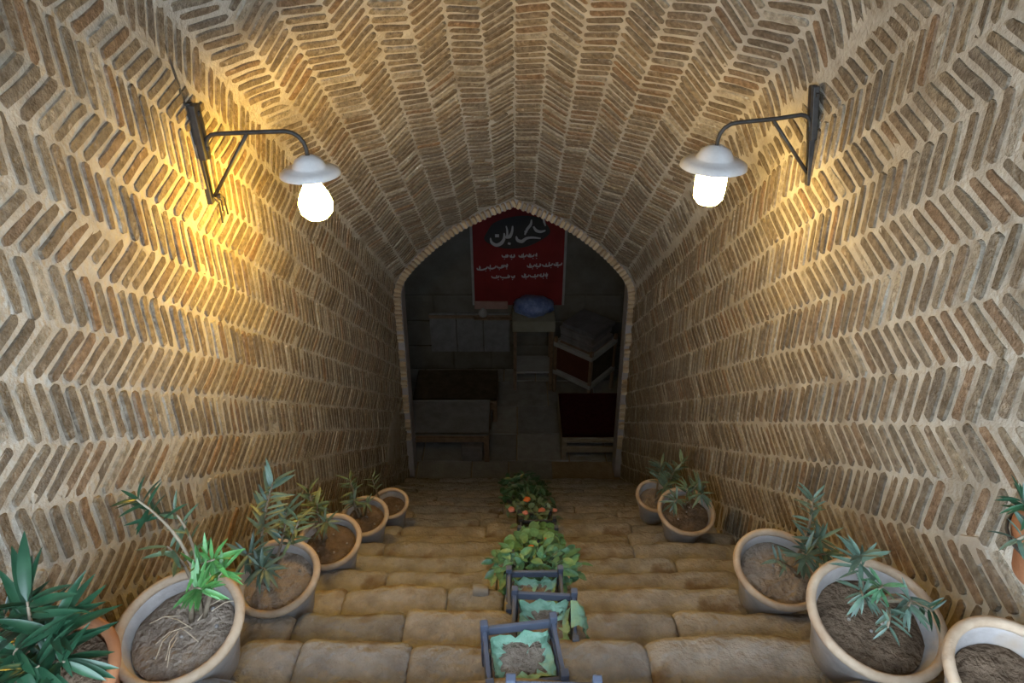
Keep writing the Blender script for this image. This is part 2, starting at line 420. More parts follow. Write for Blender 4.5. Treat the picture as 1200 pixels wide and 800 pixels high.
# joints between stones read off the photograph for the nearest rows (pixel x on that row), then at random
JOINT = {0: (791, [278, 345, 432, 700, 872]), 1: (748, [280, 352, 482, 600, 756]), 2: (716, [347, 476, 600, 790]), 3: (692, [363, 404, 524, 590, 876]),
         4: (667, [455, 582, 870]), 5: (647, [410, 600, 790]), 6: (630, [452, 740])}
KL = 19
for k in range(-1, KL + 1):
    z = treadZ(k); yn = noseY(k); r = random.Random(40 + k)
    back = yn - RUN - .01
    if k == -1: back = -2.2
    b = MB().box((-HW - .03, back, z - (RISE + .04)), (HW + .03, yn - .035, z - .045), .004)
    st = b.build('step', M['bed'], stairs); st.location = -stairs.location
    if k in JOINT:
        yy, xs = JOINT[k]; cuts = [atZ(x, yy, z).x for x in xs]
    else:
        cuts = []; x = -HW + r.uniform(.3, .8)
        while x < HW - .25: cuts.append(x); x += r.uniform(.45, 1.1)
    cuts = [-HW - .01] + [c for c in cuts if abs(c) < HW - .05] + [HW + .01]
    for i in range(len(cuts) - 1):
        if cuts[i + 1] - cuts[i] < .05: continue
        dz = r.uniform(-.012, .006); dy = r.uniform(-.014, .010)
        h = RISE + .01; dep = RUN + .065
        o = stone(st, cuts[i] + .001, cuts[i + 1] - .001, yn - dep / 2 + dy + .012, dep, z + dz, h, 17 * k + i * 5 + 3, M['stone'])
        o.location = o.location + stairs.location
    if k == 3:
        p = atZ(563, 695, z)
        o = stone(st, p.x - .03, p.x + .03, yn - .028, .075, z + .012, .10, 991, M['cobble'], 2.0); o.location = o.location + stairs.location
        o['label'] = 'small round grey stone set in the step'
# top landing flags behind the first nosing
for i in range(5):
    for j in range(4):
        x0 = -HW + j * HW / 2; y1 = noseY(-1) - .36 - i * .5
        b = MB().box((x0 + .008, y1 - .485, ZL - .06), (x0 + HW / 2 - .008, y1, ZL - .012 + .006 * ((i * 3 + j) % 3)), .012).build('landing_slab', M['slab'], stairs); b.location = -stairs.location

# ------------------------------------------------------------------ added daylight blockers around the camera, out of view
dz = CZ + .65; OUT = [(-2.6, ZL - .3), (-1.12, ZL - .3), (-1.12, dz - .35), (-.75, dz - .08), (0, dz), (.75, dz - .08), (1.12, dz - .35), (1.12, ZL - .3), (2.6, ZL - .3), (2.6, CZ + 3.2), (-2.6, CZ + 3.2)]
n_ = len(OUT); vs = [Vector((x, .07, z)) for x, z in OUT] + [Vector((x, YST + .01, z)) for x, z in OUT]
fs = [(i, (i + 1) % n_, n_ + (i + 1) % n_, n_ + i) for i in range(n_)]
QD = [(0, 1, 2, 10), (2, 3, 10), (3, 4, 10), (4, 9, 10), (4, 5, 9), (5, 6, 9), (6, 7, 8, 9)]
fs += QD + [tuple(n_ + i for i in q[::-1]) for q in QD]
o = mesh_obj('wall_entrance', vs, fs, M['plaster']); tag(o, 'plastered doorway wall at the head of the steps', kind='structure')  # added wall, unseen, keeps sky light off the upper vault
o = MB().box((-9, -9, ZL - .25), (9, .07, ZL - .07)).build('ground', M['bed']); tag(o, 'bare ground of the court outside the doorway', kind='structure')  # added plane, unseen, blocks world light coming from below

o = MB().box((-2.6, -.35, dz + .02), (2.6, .07, dz + .2)).build('ceiling_porch', M['plaster']); tag(o, 'flat porch roof over the landing outside the doorway', kind='structure')  # added overhead slab, unseen, shades the passage from the high sky

# ------------------------------------------------------------------ lower room
RX0, RX1, RZ = -2.6, 2.4, 4.1
yf = YE + .19
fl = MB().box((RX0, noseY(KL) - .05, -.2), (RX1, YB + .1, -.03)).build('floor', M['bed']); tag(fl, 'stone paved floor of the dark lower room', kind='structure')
r = random.Random(3); y = noseY(KL) + .03
while y < YB - .05:
    d = r.uniform(.42, .6); x = RX0 + r.uniform(0, .3)
    while x < RX1 - .05:
        wd = r.uniform(.45, .8); x1 = min(x + wd, RX1); y1 = min(y + d, YB)
        if x1 - x > .1 and (y > yf or (abs(x) < 1.2 and abs(x1) < 1.2)):
            MB().box((x + .008, y + .008, -.06), (x1 - .008, y1 - .008, 0.0 - r.uniform(0, .008)), .008).build('paving_slab', M['slab'], fl)
        x = x1
    y += d
def room_wall(name, lo, hi, label, mat='room'):
    o = MB().box(lo, hi).build(name, M[mat]); return tag(o, label, kind='structure')
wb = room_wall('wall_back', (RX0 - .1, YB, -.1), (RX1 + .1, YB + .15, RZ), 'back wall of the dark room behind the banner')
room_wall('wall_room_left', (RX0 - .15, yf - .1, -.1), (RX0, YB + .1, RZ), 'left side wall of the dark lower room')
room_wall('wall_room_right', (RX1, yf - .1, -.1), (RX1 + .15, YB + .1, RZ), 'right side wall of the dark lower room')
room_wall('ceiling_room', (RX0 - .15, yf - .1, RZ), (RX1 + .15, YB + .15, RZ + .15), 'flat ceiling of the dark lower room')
fw = MB()
n = len(outer); big = []
for p in inner:
    big.append(p)
# wall around the opening, room side
vs_ = [Vector((p.x, yf, p.y)) for p in inner]
half = len(inner) // 2
top = []
for p in inner:
    if p.y < 2.0: top.append(Vector((RX1 + .1 if p.x > 0 else RX0 - .1, yf, p.y)))
    else: top.append(Vector((p.x * 1.9, yf, RZ + .1)))
m = len(inner)
fw.add(vs_ + top, [(i, i + 1, m + i + 1, m + i) for i in range(m - 1)])
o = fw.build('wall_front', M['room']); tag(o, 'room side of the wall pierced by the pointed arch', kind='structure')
# courses of large blocks low on the back wall
for i in range(3):
    x = RX0 + .1 * i
    while x < RX1:
        wd = r.uniform(.5, .9)
        MB().box((x + .01, YB - .03 - r.uniform(0, .012), .02 + i * .42), (min(x + wd, RX1) - .01, YB + .02, .02 + i * .42 + .405), .012).build('wall_block', M['room'], wb)
        x += wd

# banner ------------------------------------------------------------
YBN = YB - .06
c = [atY(551, 235, YBN), atY(664, 235, YBN), atY(661, 354, YBN), atY(555, 360, YBN)]
xl, xr = (c[0].x + c[3].x) / 2, (c[1].x + c[2].x) / 2; zt = atY(600, 232, YBN).z; zb = atY(600, 357, YBN).z
ban = empty('banner', (0, YBN, zb)); tag(ban, 'red cloth banner with black oval and white script on the back wall', 'banner')
vs = []; fs = []; nx, nz = 24, 24
for layer in (0, .006):
    for j in range(nz + 1):
        for i in range(nx + 1):
            vs.append(Vector((xl + (xr - xl) * i / nx, layer + .010 * math.sin(i * .9 + j * .12) * j / nz, (zt - zb) * (1 - j / nz))))
m = (nx + 1) * (nz + 1)
for j in range(nz):
    for i in range(nx):
        q = (j * (nx + 1) + i, j * (nx + 1) + i + 1, (j + 1) * (nx + 1) + i + 1, (j + 1) * (nx + 1) + i)
        fs.append(q[::-1]); fs.append(tuple(a + m for a in q))
mesh_obj('cloth', vs, fs, M['red'], ban, True)
for sx in (xl, xr):
    MB().box((sx - .016, -.012, 0), (sx + .016, .012, zt - zb), .003).build('border', M['pale'], ban)
def bl(px, py, off): p = atY(px, py, YBN - off); return Vector((p.x, -off, p.z - zb))
ov = [bl(606 + 38 * math.cos(a) * (1 + .05 * math.sin(5 * a)), 272 + 19 * math.sin(a) - 7 * math.cos(a) * .6, .014) for a in [2 * PI * i / 40 for i in range(40)]]
mesh_obj('black_oval', ov, [tuple(range(40))], M['black'], ban)
def stroke(mb, pts, off=.018):
    pts = [(Vector(bl(545 + x / 9.6, 235 + y / 9.6, off)), wd / 9.6 * .0135) for x, y, wd in pts]
    dense = []
    for i in range(len(pts) - 1):
        p0 = pts[max(0, i - 1)][0]; p1, w1 = pts[i]; p2, w2 = pts[i + 1]; p3 = pts[min(len(pts) - 1, i + 2)][0]
        for k in range(5):
            t = k / 5; P = .5 * ((2 * p1) + (p2 - p0) * t + (2 * p0 - 5 * p1 + 4 * p2 - p3) * t * t + (3 * p1 - p0 - 3 * p2 + p3) * t ** 3)
            dense.append((P, w1 + (w2 - w1) * t))
    dense.append(pts[-1]); vs = []
    for i, (P, wd) in enumerate(dense):
        t = (dense[min(i + 1, len(dense) - 1)][0] - dense[max(i - 1, 0)][0]); t = t.normalized() if t.length else Vector((1, 0, 0))
        nn = Vector((-t.z, 0, t.x)); vs += [P + nn * wd / 2, P - nn * wd / 2]
    mb.add(vs, [(2 * i, 2 * i + 1, 2 * i + 3, 2 * i + 2) for i in range(len(dense) - 1)])
big = [[(285, 420, 10), (300, 470, 26), (350, 500, 34), (405, 480, 34), (438, 430, 26), (440, 365, 12)], [(338, 395, 30), (382, 395, 30)],
       [(462, 285, 10), (474, 340, 18), (470, 400, 20), (440, 415, 10)], [(535, 285, 12), (528, 350, 22), (500, 405, 34), (455, 415, 18)], [(482, 478, 22), (512, 488, 22)],
       [(575, 400, 12), (592, 445, 30), (640, 458, 34), (690, 425, 26), (760, 415, 22), (850, 425, 12)], [(748, 215, 12), (738, 270, 24), (700, 320, 26), (672, 385, 14)],
       [(668, 350, 16), (700, 345, 18)], [(770, 290, 14), (800, 335, 28), (850, 350, 26), (905, 335, 12)], [(880, 190, 10), (890, 240, 20), (905, 285, 10)]]
mb = MB()
for s_ in big: stroke(mb, s_)
mb.build('large_script', M['white'], ban)
def small_line(x0, x1, y0, y1, seed):
    mb = MB(); rr = random.Random(seed); x = x0
    while x < x1 - 8:
        e = min(x1, x + rr.uniform(50, 120)); yy = lambda q: y0 + (y1 - y0) * (q - x0) / (x1 - x0)
        stroke(mb, [(x, yy(x) - 14, 6), (x + 8, yy(x) + 4, 15), ((x + e) / 2, yy(x) + 8, 17), (e - 8, yy(e) + 2, 15), (e, yy(e) - 18, 6)])
        for _ in range(2):
            q = rr.uniform(x + 8, e - 4); stroke(mb, [(q, yy(q) + 4, 13), (q + 3, yy(q) - rr.uniform(14, 34), 8)])
        q = rr.uniform(x + 6, e - 12); stroke(mb, [(q, yy(q) + 30, 9), (q + 10, yy(q) + 30, 9)])
        x = e + rr.uniform(8, 18)
    return mb.build('small_script', M['white'], ban)
for i, a in enumerate([(415, 560, 625, 630), (605, 810, 625, 618), (135, 480, 770, 735), (700, 1090, 740, 715), (300, 560, 860, 858), (640, 930, 852, 842)]):
    small_line(*a, seed=60 + i)
# faded pink sash and pale knob under the banner
o = MB().box((atY(556, 350, YBN).x, YBN - .03, atY(556, 361, YBN).z), (atY(595, 350, YBN).x, YBN - .012, atY(556, 352, YBN).z), .006).build('pink_sash', M['pink']); tag(o, 'faded pink strip of cloth along the lower edge of the red banner', 'cloth')
p = atY(566, 367, YBN - .05)
o = MB().lathe([(.001, -.055), (.05, -.04), (.066, 0), (.05, .045), (.02, .06), (.02, .075), (.001, .078)], 16, center=p).build('white_jar', M['pale'], None, True); tag(o, 'small white jar on the dark shelf below the pink strip', 'jar')
p0, p1 = atY(556, 372, YBN), atY(600, 372, YBN)
sh = MB().box((p0.x, YB - .18, p.z - .075), (p1.x, YB - .03, p.z - .055), .004).build('wall_shelf', M['wood_dark']); tag(sh, 'short dark shelf board on the wall below the banner', 'shelf')

# takhts (low wooden platforms) -------------------------------------
def takht(x0, x1, y0, y1, h, cover, label, label2, mat_frame, rails):
    t = empty('platform_bed', ((x0 + x1) / 2, (y0 + y1) / 2, 0)); o0 = -Vector(t.location); a = []
    W, D = (x1 - x0) / 2, (y1 - y0) / 2
    for sx in (-1, 1):
        for sy in (-1, 1):
            MB().box((sx * (W - .04) - .03, sy * (D - .04) - .03, 0), (sx * (W - .04) + .03, sy * (D - .04) + .03, h - .002), .006).build('leg', M[mat_frame], t)
    for z0, z1 in rails:
        for sy in (-1, 1): MB().box((-W + .01, sy * (D - .02) - .014, z0), (W - .01, sy * (D - .02) + .014, z1), .005).build('rail', M[mat_frame], t)
        for sx in (-1, 1): MB().box((sx * (W - .02) - .014, -D + .03, z0), (sx * (W - .02) + .014, D - .03, z1), .005).build('rail', M[mat_frame], t)
    n_ = max(4, int(2 * D / .14))
    for i in range(n_):
        yy = -D + .03 + (2 * D - .06) * i / n_
        MB().box((-W + .02, yy, h - .03), (W - .02, yy + (2 * D - .06) / n_ - .015, h), .004).build('slat', M[mat_frame], t)
    tag(t, label, 'platform bed')
    vs = []; fs = []; nx, ny = 16, 16
    for i in range(nx + 1):
        for j in range(ny + 1):
            x = x0 + .012 + (x1 - x0 - .024) * i / nx; y = y0 + .015 + (y1 - y0 - .03) * j / ny
            vs.append(Vector((x, y, h + .032 + .006 * noise.noise(Vector((x * 5, y * 5, h))))))
    m = len(vs); vs += [v - Vector((0, 0, .022)) for v in vs]
    for i in range(nx):
        for j in range(ny):
            q = (i * (ny + 1) + j, (i + 1) * (ny + 1) + j, (i + 1) * (ny + 1) + j + 1, i * (ny + 1) + j + 1); fs.append(q); fs.append(tuple(a_ + m for a_ in q[::-1]))
    bo = [i * (ny + 1) for i in range(nx + 1)] + [nx * (ny + 1) + j for j in range(1, ny + 1)] + [i * (ny + 1) + ny for i in range(nx - 1, -1, -1)] + [j for j in range(ny - 1, 0, -1)]
    for a_, b_ in zip(bo, bo[1:] + bo[:1]): fs.append((a_, m + a_, m + b_, b_)[::-1])
    cv = mesh_obj('carpet', vs, fs, M[cover], None, True); tag(cv, label2, 'carpet')
zr = .36
a = atZ(657, 514, zr); b = atZ(655, 462, zr)
takht(atZ(658, 516, zr).x, atZ(658, 516, zr).x + 1.15, a.y, b.y, zr, 'carpet', 'low pale wooden platform under the dark red carpet, right of the opening', 'dark red carpet spread on the right wooden platform', 'wood', [(.13, .22), (.29, .335)])
zl = .42
a = atZ(500, 512, zl); b = atZ(500, 470, zl)
xr_ = atZ(574, 505, zl).x
takht(xr_ - 1.15, xr_, a.y, b.y, zl, 'greycloth', 'dark wooden platform under a grey blanket, left of the opening', 'grey blanket spread on the left platform', 'wood_dark', [(.33, .40)])
takht(xr_ - 1.05, xr_ + .08, b.y + .08, YB - .55, .34, 'darkcloth', 'low dark platform under a brown blanket behind the grey one', 'dark brown blanket on the rear left platform', 'wood_dark', [(.2, .30)])
# pale bundle under the front left platform
p = atZ(553, 545, 0)
o = MB().box((p.x - .13, p.y + .06, .0), (p.x + .13, p.y + .36, .24), .03).build('storage_box', M['card']); tag(o, 'pale grey box under the left platform', 'box')
# large pale board against the back wall
a = atY(502, 368, YB - .1); b = atY(598, 428, YB - .1)
o = empty('wall_panel', ((a.x + b.x) / 2, YB - .07, .36)); tag(o, 'broad grey board leaning low against the back wall, left of the table', 'board')
W = (b.x - a.x) / 2
for i in range(3):
    x0 = -W + 2 * W * i / 3; MB().box((x0 + .006, -.02, 0), (x0 + 2 * W / 3 - .006, .02, a.z - .36), .004).build('board_plank', M['greycloth'], o)
MB().box((-W, -.035, a.z - .43), (W, -.02, a.z - .38), .004).build('batten', M['wood_dark'], o)
# small table with cloth, bag
yt = YB - .55
a = atY(601, 372, yt); b = atY(648, 432, yt)
tb = empty('side_table', ((a.x + b.x) / 2, yt + .2, 0)); tag(tb, 'small dark wooden table with cream cloth below the banner', 'table')
W = (b.x - a.x) / 2; zt_ = a.z - .05
for sx in (-1, 1):
    for sy in (-1, 1): MB().box((sx * (W - .03) - .022, sy * .18 - .022, 0), (sx * (W - .03) + .022, sy * .18 + .022, zt_ - .02), .004).build('leg', M['wood_dark'], tb)
MB().box((-W, -.22, zt_ - .02), (W, .22, zt_), .006).build('table_top', M['wood_dark'], tb)
MB().box((-W - .006, -.228, zt_ - .16), (W + .006, .228, zt_ + .006), .008).build('table_cloth', M['cream'], tb)
MB().box((-W + .03, -.2, .30), (W - .03, .2, .33), .004).build('lower_shelf', M['pale'], tb)
o = MB()
bm = bmesh.new(); bmesh.ops.create_icosphere(bm, subdivisions=3, radius=1)
for v in bm.verts:
    q = v.co.copy(); v.co = Vector((q.x * W * .95, q.y * .2, max(-.1, q.z * .13))) * (1 + .22 * noise.noise(q * 2.4)) ; v.co.z = max(v.co.z, -.1)
bm.verts.index_update(); o.add([v.co for v in bm.verts], [[v.index for v in f.verts] for f in bm.faces]); bm.free()
bag = o.build('plastic_bag', M['blue'], None, True); bag.location = ((a.x + b.x) / 2, yt + .2, zt_ + .108); tag(bag, 'crumpled blue and white plastic bag on the small table', 'bag')
# low rack of stacked boards at right, turned on its corner
ctr = atZ(688, 436, 0); ctr = Vector((atY(690, 420, YB - .95).x, YB - .95, 0))
rk = empty('corner_rack', (ctr.x, ctr.y + .42, 0), math.radians(-40)); tag(rk, 'two tier dark rack turned on its corner beyond the red carpet', 'rack')
S = .29
for sx in (-1, 1):
    for sy in (-1, 1): MB().box((sx * S - .02, sy * S - .02, 0), (sx * S + .02, sy * S + .02, .92), .004).build('post', M['wood_dark'], rk)
for z in (.34, .80):
    MB().box((-S, -S, z), (S, S, z + .03), .004).build('shelf_board', M['wood_dark'], rk)
    for sy in (-1, 1): MB().box((-S - .022, sy * S - .025, z - .02), (S + .022, sy * S + .025, z + .045), .004).build('shelf_edge', M['pale'], rk)
    for sx in (-1, 1): MB().box((sx * S - .025, -S + .03, z - .02), (sx * S + .025, S - .03, z + .045), .004).build('shelf_edge', M['pale'], rk)
for sgn in range(2):
    MB().box((-S + .02, -S + .005, .40), (S - .02, -S + .02, .77), .003).build('side_panel', M['redbox'], rk) if sgn == 0 else MB().box((S - .02, -S + .02, .40), (S - .005, S - .02, .77), .003).build('side_panel', M['darkcloth'], rk)
Rk = Matrix.Translation(rk.location) @ Matrix.Rotation(math.radians(-40), 4, 'Z')
ORD = ['lowest', 'second', 'third', 'fourth', 'topmost']
z = .846
for i in range(5):
    hh = .05 + .008 * (i % 3)
    o = MB().box((-.26, -.24, 0), (.26, .24, hh), .006).build('flat_box', M['card']); o.matrix_world = Rk @ Matrix.Translation((.02 * math.sin(i * 2), .015 * math.cos(i * 3), z)) @ Matrix.Rotation(.04 * math.sin(i * 4), 4, 'Z')
    tag(o, '%s flat grey box in the stack on the corner rack' % ORD[i], 'box', 'flat boxes on the corner rack'); z += hh + .003
# pole leaning at the right of the carpet
a = atZ(722, 500, 0); p0 = atY(711, 433, YB - .5); 
pl = MB().tube([Vector((p0.x + .30, YB - .75, .0)), Vector((p0.x + .22, YB - .75, p0.z + .5))], .018, 10).build('wooden_pole', M['wood']); tag(pl, 'pale pole leaning beside the dark red carpet', 'pole')

# ------------------------------------------------------------------ wall lamps
LWX = 1.224
def lamp(side, yc, zc, xs, label, tilt, globe, strength, colr, lean=0.0):
    t = empty('wall_lamp', (side * LWX, yc, zc)); tag(t, label, 'lamp', 'bracket lamps on the passage walls')
    i = -side                                  # direction into the passage
    MB().box((-.022 + i * .022, -.016, -.20), (.0 + i * .022 + (.0), .016, .19), .003).build('wall_bar', M['metal'], t).rotation_euler = (lean, -side * .03 + (-.10 if lean else 0), 0)
    MB().box((-.012 + i * .03, -.028, -.02), (.012 + i * .03, .028, .185), .004).build('mount_plate', M['metal'], t).rotation_euler = (lean, -side * .03 + (-.10 if lean else 0), 0)
    for zz in ((.15, .02) if lean else (.15, .02, -.17)): MB().lathe([(.001, .0), (.011, 0), (.011, .012), (.001, .014)], 6).build('bolt', M['metal'], t).matrix_local = Matrix.Translation((i * .04, 0, zz)) @ Matrix.Rotation(i * PI / 2, 4, 'Y')
    L = LWX - abs(xs); az = .075
    pts = [Vector((i * .036, 0, -.02)), Vector((i * .045, 0, .03))] + [Vector((i * (.045 + .045 * (1 - math.cos(q))), 0, .03 + .045 * math.sin(q))) for q in (PI / 8, PI / 4, 3 * PI / 8, PI / 2)]
    e = L - .07
    pts += [Vector((i * e * .55, 0, az + tilt * .5)), Vector((i * e, 0, az + tilt))] + [Vector((i * (e + .07 * math.sin(q)), 0, az + tilt - .07 * (1 - math.cos(q)))) for q in (PI / 8, PI / 4, 3 * PI / 8, PI / 2)]
    pts.append(Vector((i * L, 0, az + tilt - .11)))
    MB().tube(pts, .0085, 10).build('arm', M['metal'], t, True)
    MB().tube([Vector((i * (.006 if lean else .026), -.17 * math.sin(-lean), -.17)), Vector((i * (L * .5), 0, az + tilt * .5))], .0075, 8).build('brace', M['metal'], t, True)
    zs = az + tilt - .10
    ks = 1.0 if globe else .86
    sd = MB().lathe([(a_ * ks, b_ * ks) for a_, b_ in [(.012, .012), (.03, .008), (.062, -.012), (.074, -.036), (.080, -.044), (.11, -.050), (.134, -.064), (.137, -.078), (.131, -.078), (.105, -.062), (.072, -.054), (.056, -.030), (.012, -.012)]], 40, center=(i * L, 0, zs)).build('shade', M['shade'], t)
    sharp(sd, 50)
    MB().lathe([(.001, -.03), (.034, -.03), (.034, -.075), (.001, -.08)], 16, center=(i * L, 0, zs)).build('lamp_holder', M['metal'], t, True)
    em = mat_emit('lit_glass_%s' % ('jar' if globe else 'bulb'), colr, strength)
    if globe: pr = [(.048, -.062), (.060, -.075), (.064, -.10), (.064, -.17), (.060, -.212), (.042, -.234), (.001, -.241)]
    else: pr = [(.026, -.07), (.034, -.105), (.058, -.150), (.068, -.185), (.062, -.222), (.040, -.246), (.001, -.255)]
    MB().lathe(pr, 28, center=(i * L, 0, zs)).build('glass_jar' if globe else 'light_bulb', em, t, True)
    return t
WARM = (1.0, .59, .06)
pL = atY(232, 180, 2.518); lampL = lamp(-1, 2.518, pL.z, -.80, 'iron bracket lamp with bare glaring bulb on the left wall', .01, False, LAMP_L, WARM)
pR = atY(959, 157, 2.667); lampR = lamp(1, 2.667, pR.z, .82, 'iron bracket lamp with jar shaped glass on the right wall', -.03, True, LAMP_R, (1.0, .66, .18), -.16)
# loose wire ends below the left bracket
wv = MB()
b0 = surf(-1, .9, 0)[0]
for dx, ln in ((.03, .10), (.055, .06), (.085, .09)):
    wv.tube([Vector((-LWX + .004, 2.518 + dx, pL.z - .19)), Vector((-LWX + .022, 2.52 + dx, pL.z - .21)), Vector((-LWX + .012, 2.522 + dx * 1.2, pL.z - .20 - ln))], .004, 6)
wv.build('loose_wire', M['metal'], lampL).matrix_local = Matrix.Translation(-Vector(lampL.location))
wp = MB().tube([Vector((-LWX + .012, 2.50, pL.z + .18)), Vector((-LWX + .014, 2.48, pL.z + .30)), Vector((-LWX + .012, 2.46, pL.z + .42))], .005, 6).build('supply_wire', M['metal'], lampL); wp.matrix_local = Matrix.Translation(-Vector(lampL.location))

# ------------------------------------------------------------------ leaves and pots
def leaf_mesh(name, mat, kind):
    vs = []; fs = []; n = 7 if kind == 'lance' else 6
    for i in range(n + 1):
        x = i / n
        if kind == 'lance': wd = .078 * (math.sin(PI * min(1, x ** .8)) ** .8) + .004; z = -.16 * x * x; fold = .35
        elif kind == 'round': wd = .44 * math.sin(PI * (.06 + .92 * x)) ** .55; z = -.10 * x * x + .10 * x; fold = .18
        else: wd = .24 * math.sin(PI * (.03 + .96 * x)) ** .8; z = -.12 * x * x; fold = .3
        vs += [Vector((x, -wd, z + wd * fold)), Vector((x, 0, z)), Vector((x, wd, z + wd * fold))]
    for i in range(n):
        a = i * 3; fs += [(a, a + 3, a + 4, a + 1), (a + 1, a + 4, a + 5, a + 2)]
    me = bpy.data.meshes.new(name); me.from_pydata(vs, [], fs); me.update(); me.polygons.foreach_set('use_smooth', [True] * len(me.polygons)); me.materials.append(M[mat]); return me
LM = {}
def leaf_of(kind, mat):
    if (kind, mat) not in LM: LM[(kind, mat)] = leaf_mesh('leaf', mat, kind)
    return LM[(kind, mat)]
def add_leaf(par, me, p, d, L, r, upv=Vector((0, 0, 1)), nm='leaf'):
    d = d.normalized(); u = (upv + Vector((r.uniform(-.3, .3), r.uniform(-.3, .3), 0)))
    y = u.cross(d); y = y.normalized() if y.length > .05 else d.orthogonal().normalized(); z = d.cross(y)
    Mx = Matrix(((d.x, y.x, z.x, 0), (d.y, y.y, z.y, 0), (d.z, y.z, z.z, 0), (0, 0, 0, 1))) @ Matrix.Diagonal((L, L * r.uniform(.85, 1.15), L, 1)); Mx.translation = p
    return inst(nm, me, Mx, par)
def bez(a, b, c, t): return a * (1 - t) ** 2 + b * (2 * t * (1 - t)) + c * t * t
def clampwall(p):
    lim = 1.17
    return Vector((max(-lim, min(lim, p.x)), p.y, p.z))
def oleander(par, base, tips, r):
    """tips: (point, bend, leaf length, leaf count, leaf material, leafy fraction of stem)"""
    o0 = Vector(par.location); RI = par.rotation_euler.to_matrix().inverted()
    for tip, bend, LL, cnt, mat, frac in tips:
        a = base + Vector((r.uniform(-.02, .02), r.uniform(-.02, .02), 0)) - o0; c = RI @ (clampwall(tip) - o0); b = (a + c) / 2 + Vector(bend)
        pts = [bez(a, b, c, i / 10) for i in range(11)]
        MB().tube(pts, [.0075 - .005 * i / 10 for i in range(11)], 6).build('stem', M['stem'], par, True)
        me = leaf_of('lance', mat); n = int(cnt * 1.5); LL *= 1.1; ga = r.uniform(0, 6)
        for i in range(n):
            q = 1 - frac * (1 - (i + 1) / n) ** 1.3; P = bez(a, b, c, q)
            tdir = (bez(a, b, c, min(1, q + .02)) - bez(a, b, c, q - .04)).normalized()
            s1 = tdir.orthogonal().normalized(); s2 = tdir.cross(s1); ga += 2.1 + r.uniform(-.3, .3)
            up = .95 if i > n * .7 else .45
            d = s1 * math.cos(ga) + s2 * math.sin(ga) + tdir * r.uniform(up - .35, up + .35) + Vector((0, 0, r.uniform(-.15, .1)))
            d.normalize(); l = LL * r.uniform(.75, 1.15)
            e = P + o0 + d * l
            if abs(e.x) > 1.20: d.x = -abs(d.x) * .5 if e.x > 0 else abs(d.x) * .5; d.normalize()
            add_leaf(par, me, P, d, l, r)
def pot(name, k, Y, X, R, H, label, body='clay', rim='rim', soil='soil', soil_drop=.05, seed=0, cat='potted plant', tilt=0.0, zoff=0.0):
    tilt = 0.0 if zoff else .13
    z = treadZ(k) + .002 + zoff + .56 * R * math.sin(tilt); Y += H * math.sin(tilt)
    t = empty(name, (X, Y, z)); t.rotation_euler = (tilt, 0, 0); tag(t, label, cat, 'clay pots lining the steps')
    rb_ = .56 * R; s_ = H - soil_drop
    ri = lambda h: (rb_ + (R * .93 - rb_) * h / H) - .016
    p = MB().lathe([(.001, 0), (rb_, 0), (rb_ + .004, .008), (rb_ + (R * .93 - rb_) * .5, H * .5), (R * .93, H - .035), (R * .95, H - .01), (R * .95 - .014, H - .008), (R * .92 - .014, H - .04), (ri(s_ - .03), s_ - .03)], 44, .015, seed).build('pot', M[body], t, True)
    rp = []
    for q in range(10):
        a = 2 * PI * q / 10; rp.append((R - .013 + .013 * math.cos(a), H - .010 + .014 * math.sin(a)))
    MB().lathe(rp, 44, .015, seed, close=True).build('rim', M[rim], p, True)
    vs = [Vector((0, 0, s_ + .01))]; fs = []; rs = random.Random(seed)
    rings = 6; sg = 30
    for i in range(1, rings + 1):
        for j in range(sg):
            a = 2 * PI * j / sg; rr = (ri(s_) + .004) * i / rings
            vs.append(Vector((rr * math.cos(a), rr * math.sin(a), s_ + .012 * noise.noise(Vector((rr * 20 * math.cos(a) + seed, rr * 20 * math.sin(a), 0))) + (.008 if i < rings else 0))))
    for j in range(sg): fs.append((0, 1 + j, 1 + (j + 1) % sg))
    for i in range(rings - 1):
        for j in range(sg): fs.append((1 + i * sg + j, 1 + (i + 1) * sg + j, 1 + (i + 1) * sg + (j + 1) % sg, 1 + i * sg + (j + 1) % sg))
    mesh_obj('soil', vs, fs, M[soil], t, True)
    for i in range(5):                         # pebbles and clods on the soil
        a = rs.uniform(0, 6.3); rr = rs.uniform(.1, .8) * ri(s_); g = rs.uniform(.004, .008)
        MB().lathe([(.001, -g * .6), (g, -g * .2), (g * .8, g * .5), (.001, g * .7)], 6, center=(rr * math.cos(a), rr * math.sin(a), s_ + .012)).build('pebble', M['stone'], t, True)
    return t, Vector((X, Y, z + s_))
G = 'leaf_blue'
# left row, near to far
t, b = pot('potted_oleander', 1, 1.035, -.878, .165, .235, 'large clay pot nearest on the left with drooping bright green sprig', seed=1, soil_drop=.05)
r = random.Random(21)
oleander(t, b + Vector((.02, .05, 0)), [
    (atY(160, 585, 1.105), (.10, .02, .03), .062, 12, 'leaf_dark', .22), (atY(252, 655, 1.065), (-.03, 0, .10), .062, 20, 'leaf_green', .35), (atY(236, 690, 1.005), (.02, 0, .12), .062, 14, 'leaf_green', .3),
    (atY(262, 668, 1.045), (.02, .0, .08), .055, 10, 'leaf_green', .3), (atY(196, 640, 1.145), (.0, .05, .02), .07, 7, 'leaf_dull', .5), (atY(205, 600, 1.155), (.03, .05, .0), .05, 5, 'leaf_dull', .4)], r)
tw = MB()
for i in range(9):
    a = r.uniform(0, 6.3); q = b - Vector(t.location) + Vector((r.uniform(-.03, .06), r.uniform(-.02, .06), .01)); tw.tube([q, q + Vector((math.cos(a) * .04, math.sin(a) * .04, .02)), q + Vector((math.cos(a) * .08, math.sin(a) * .08, .006))], .0014, 5)
tw.build('dry_twigs', M['twig'], t)['kind'] = 'stuff'
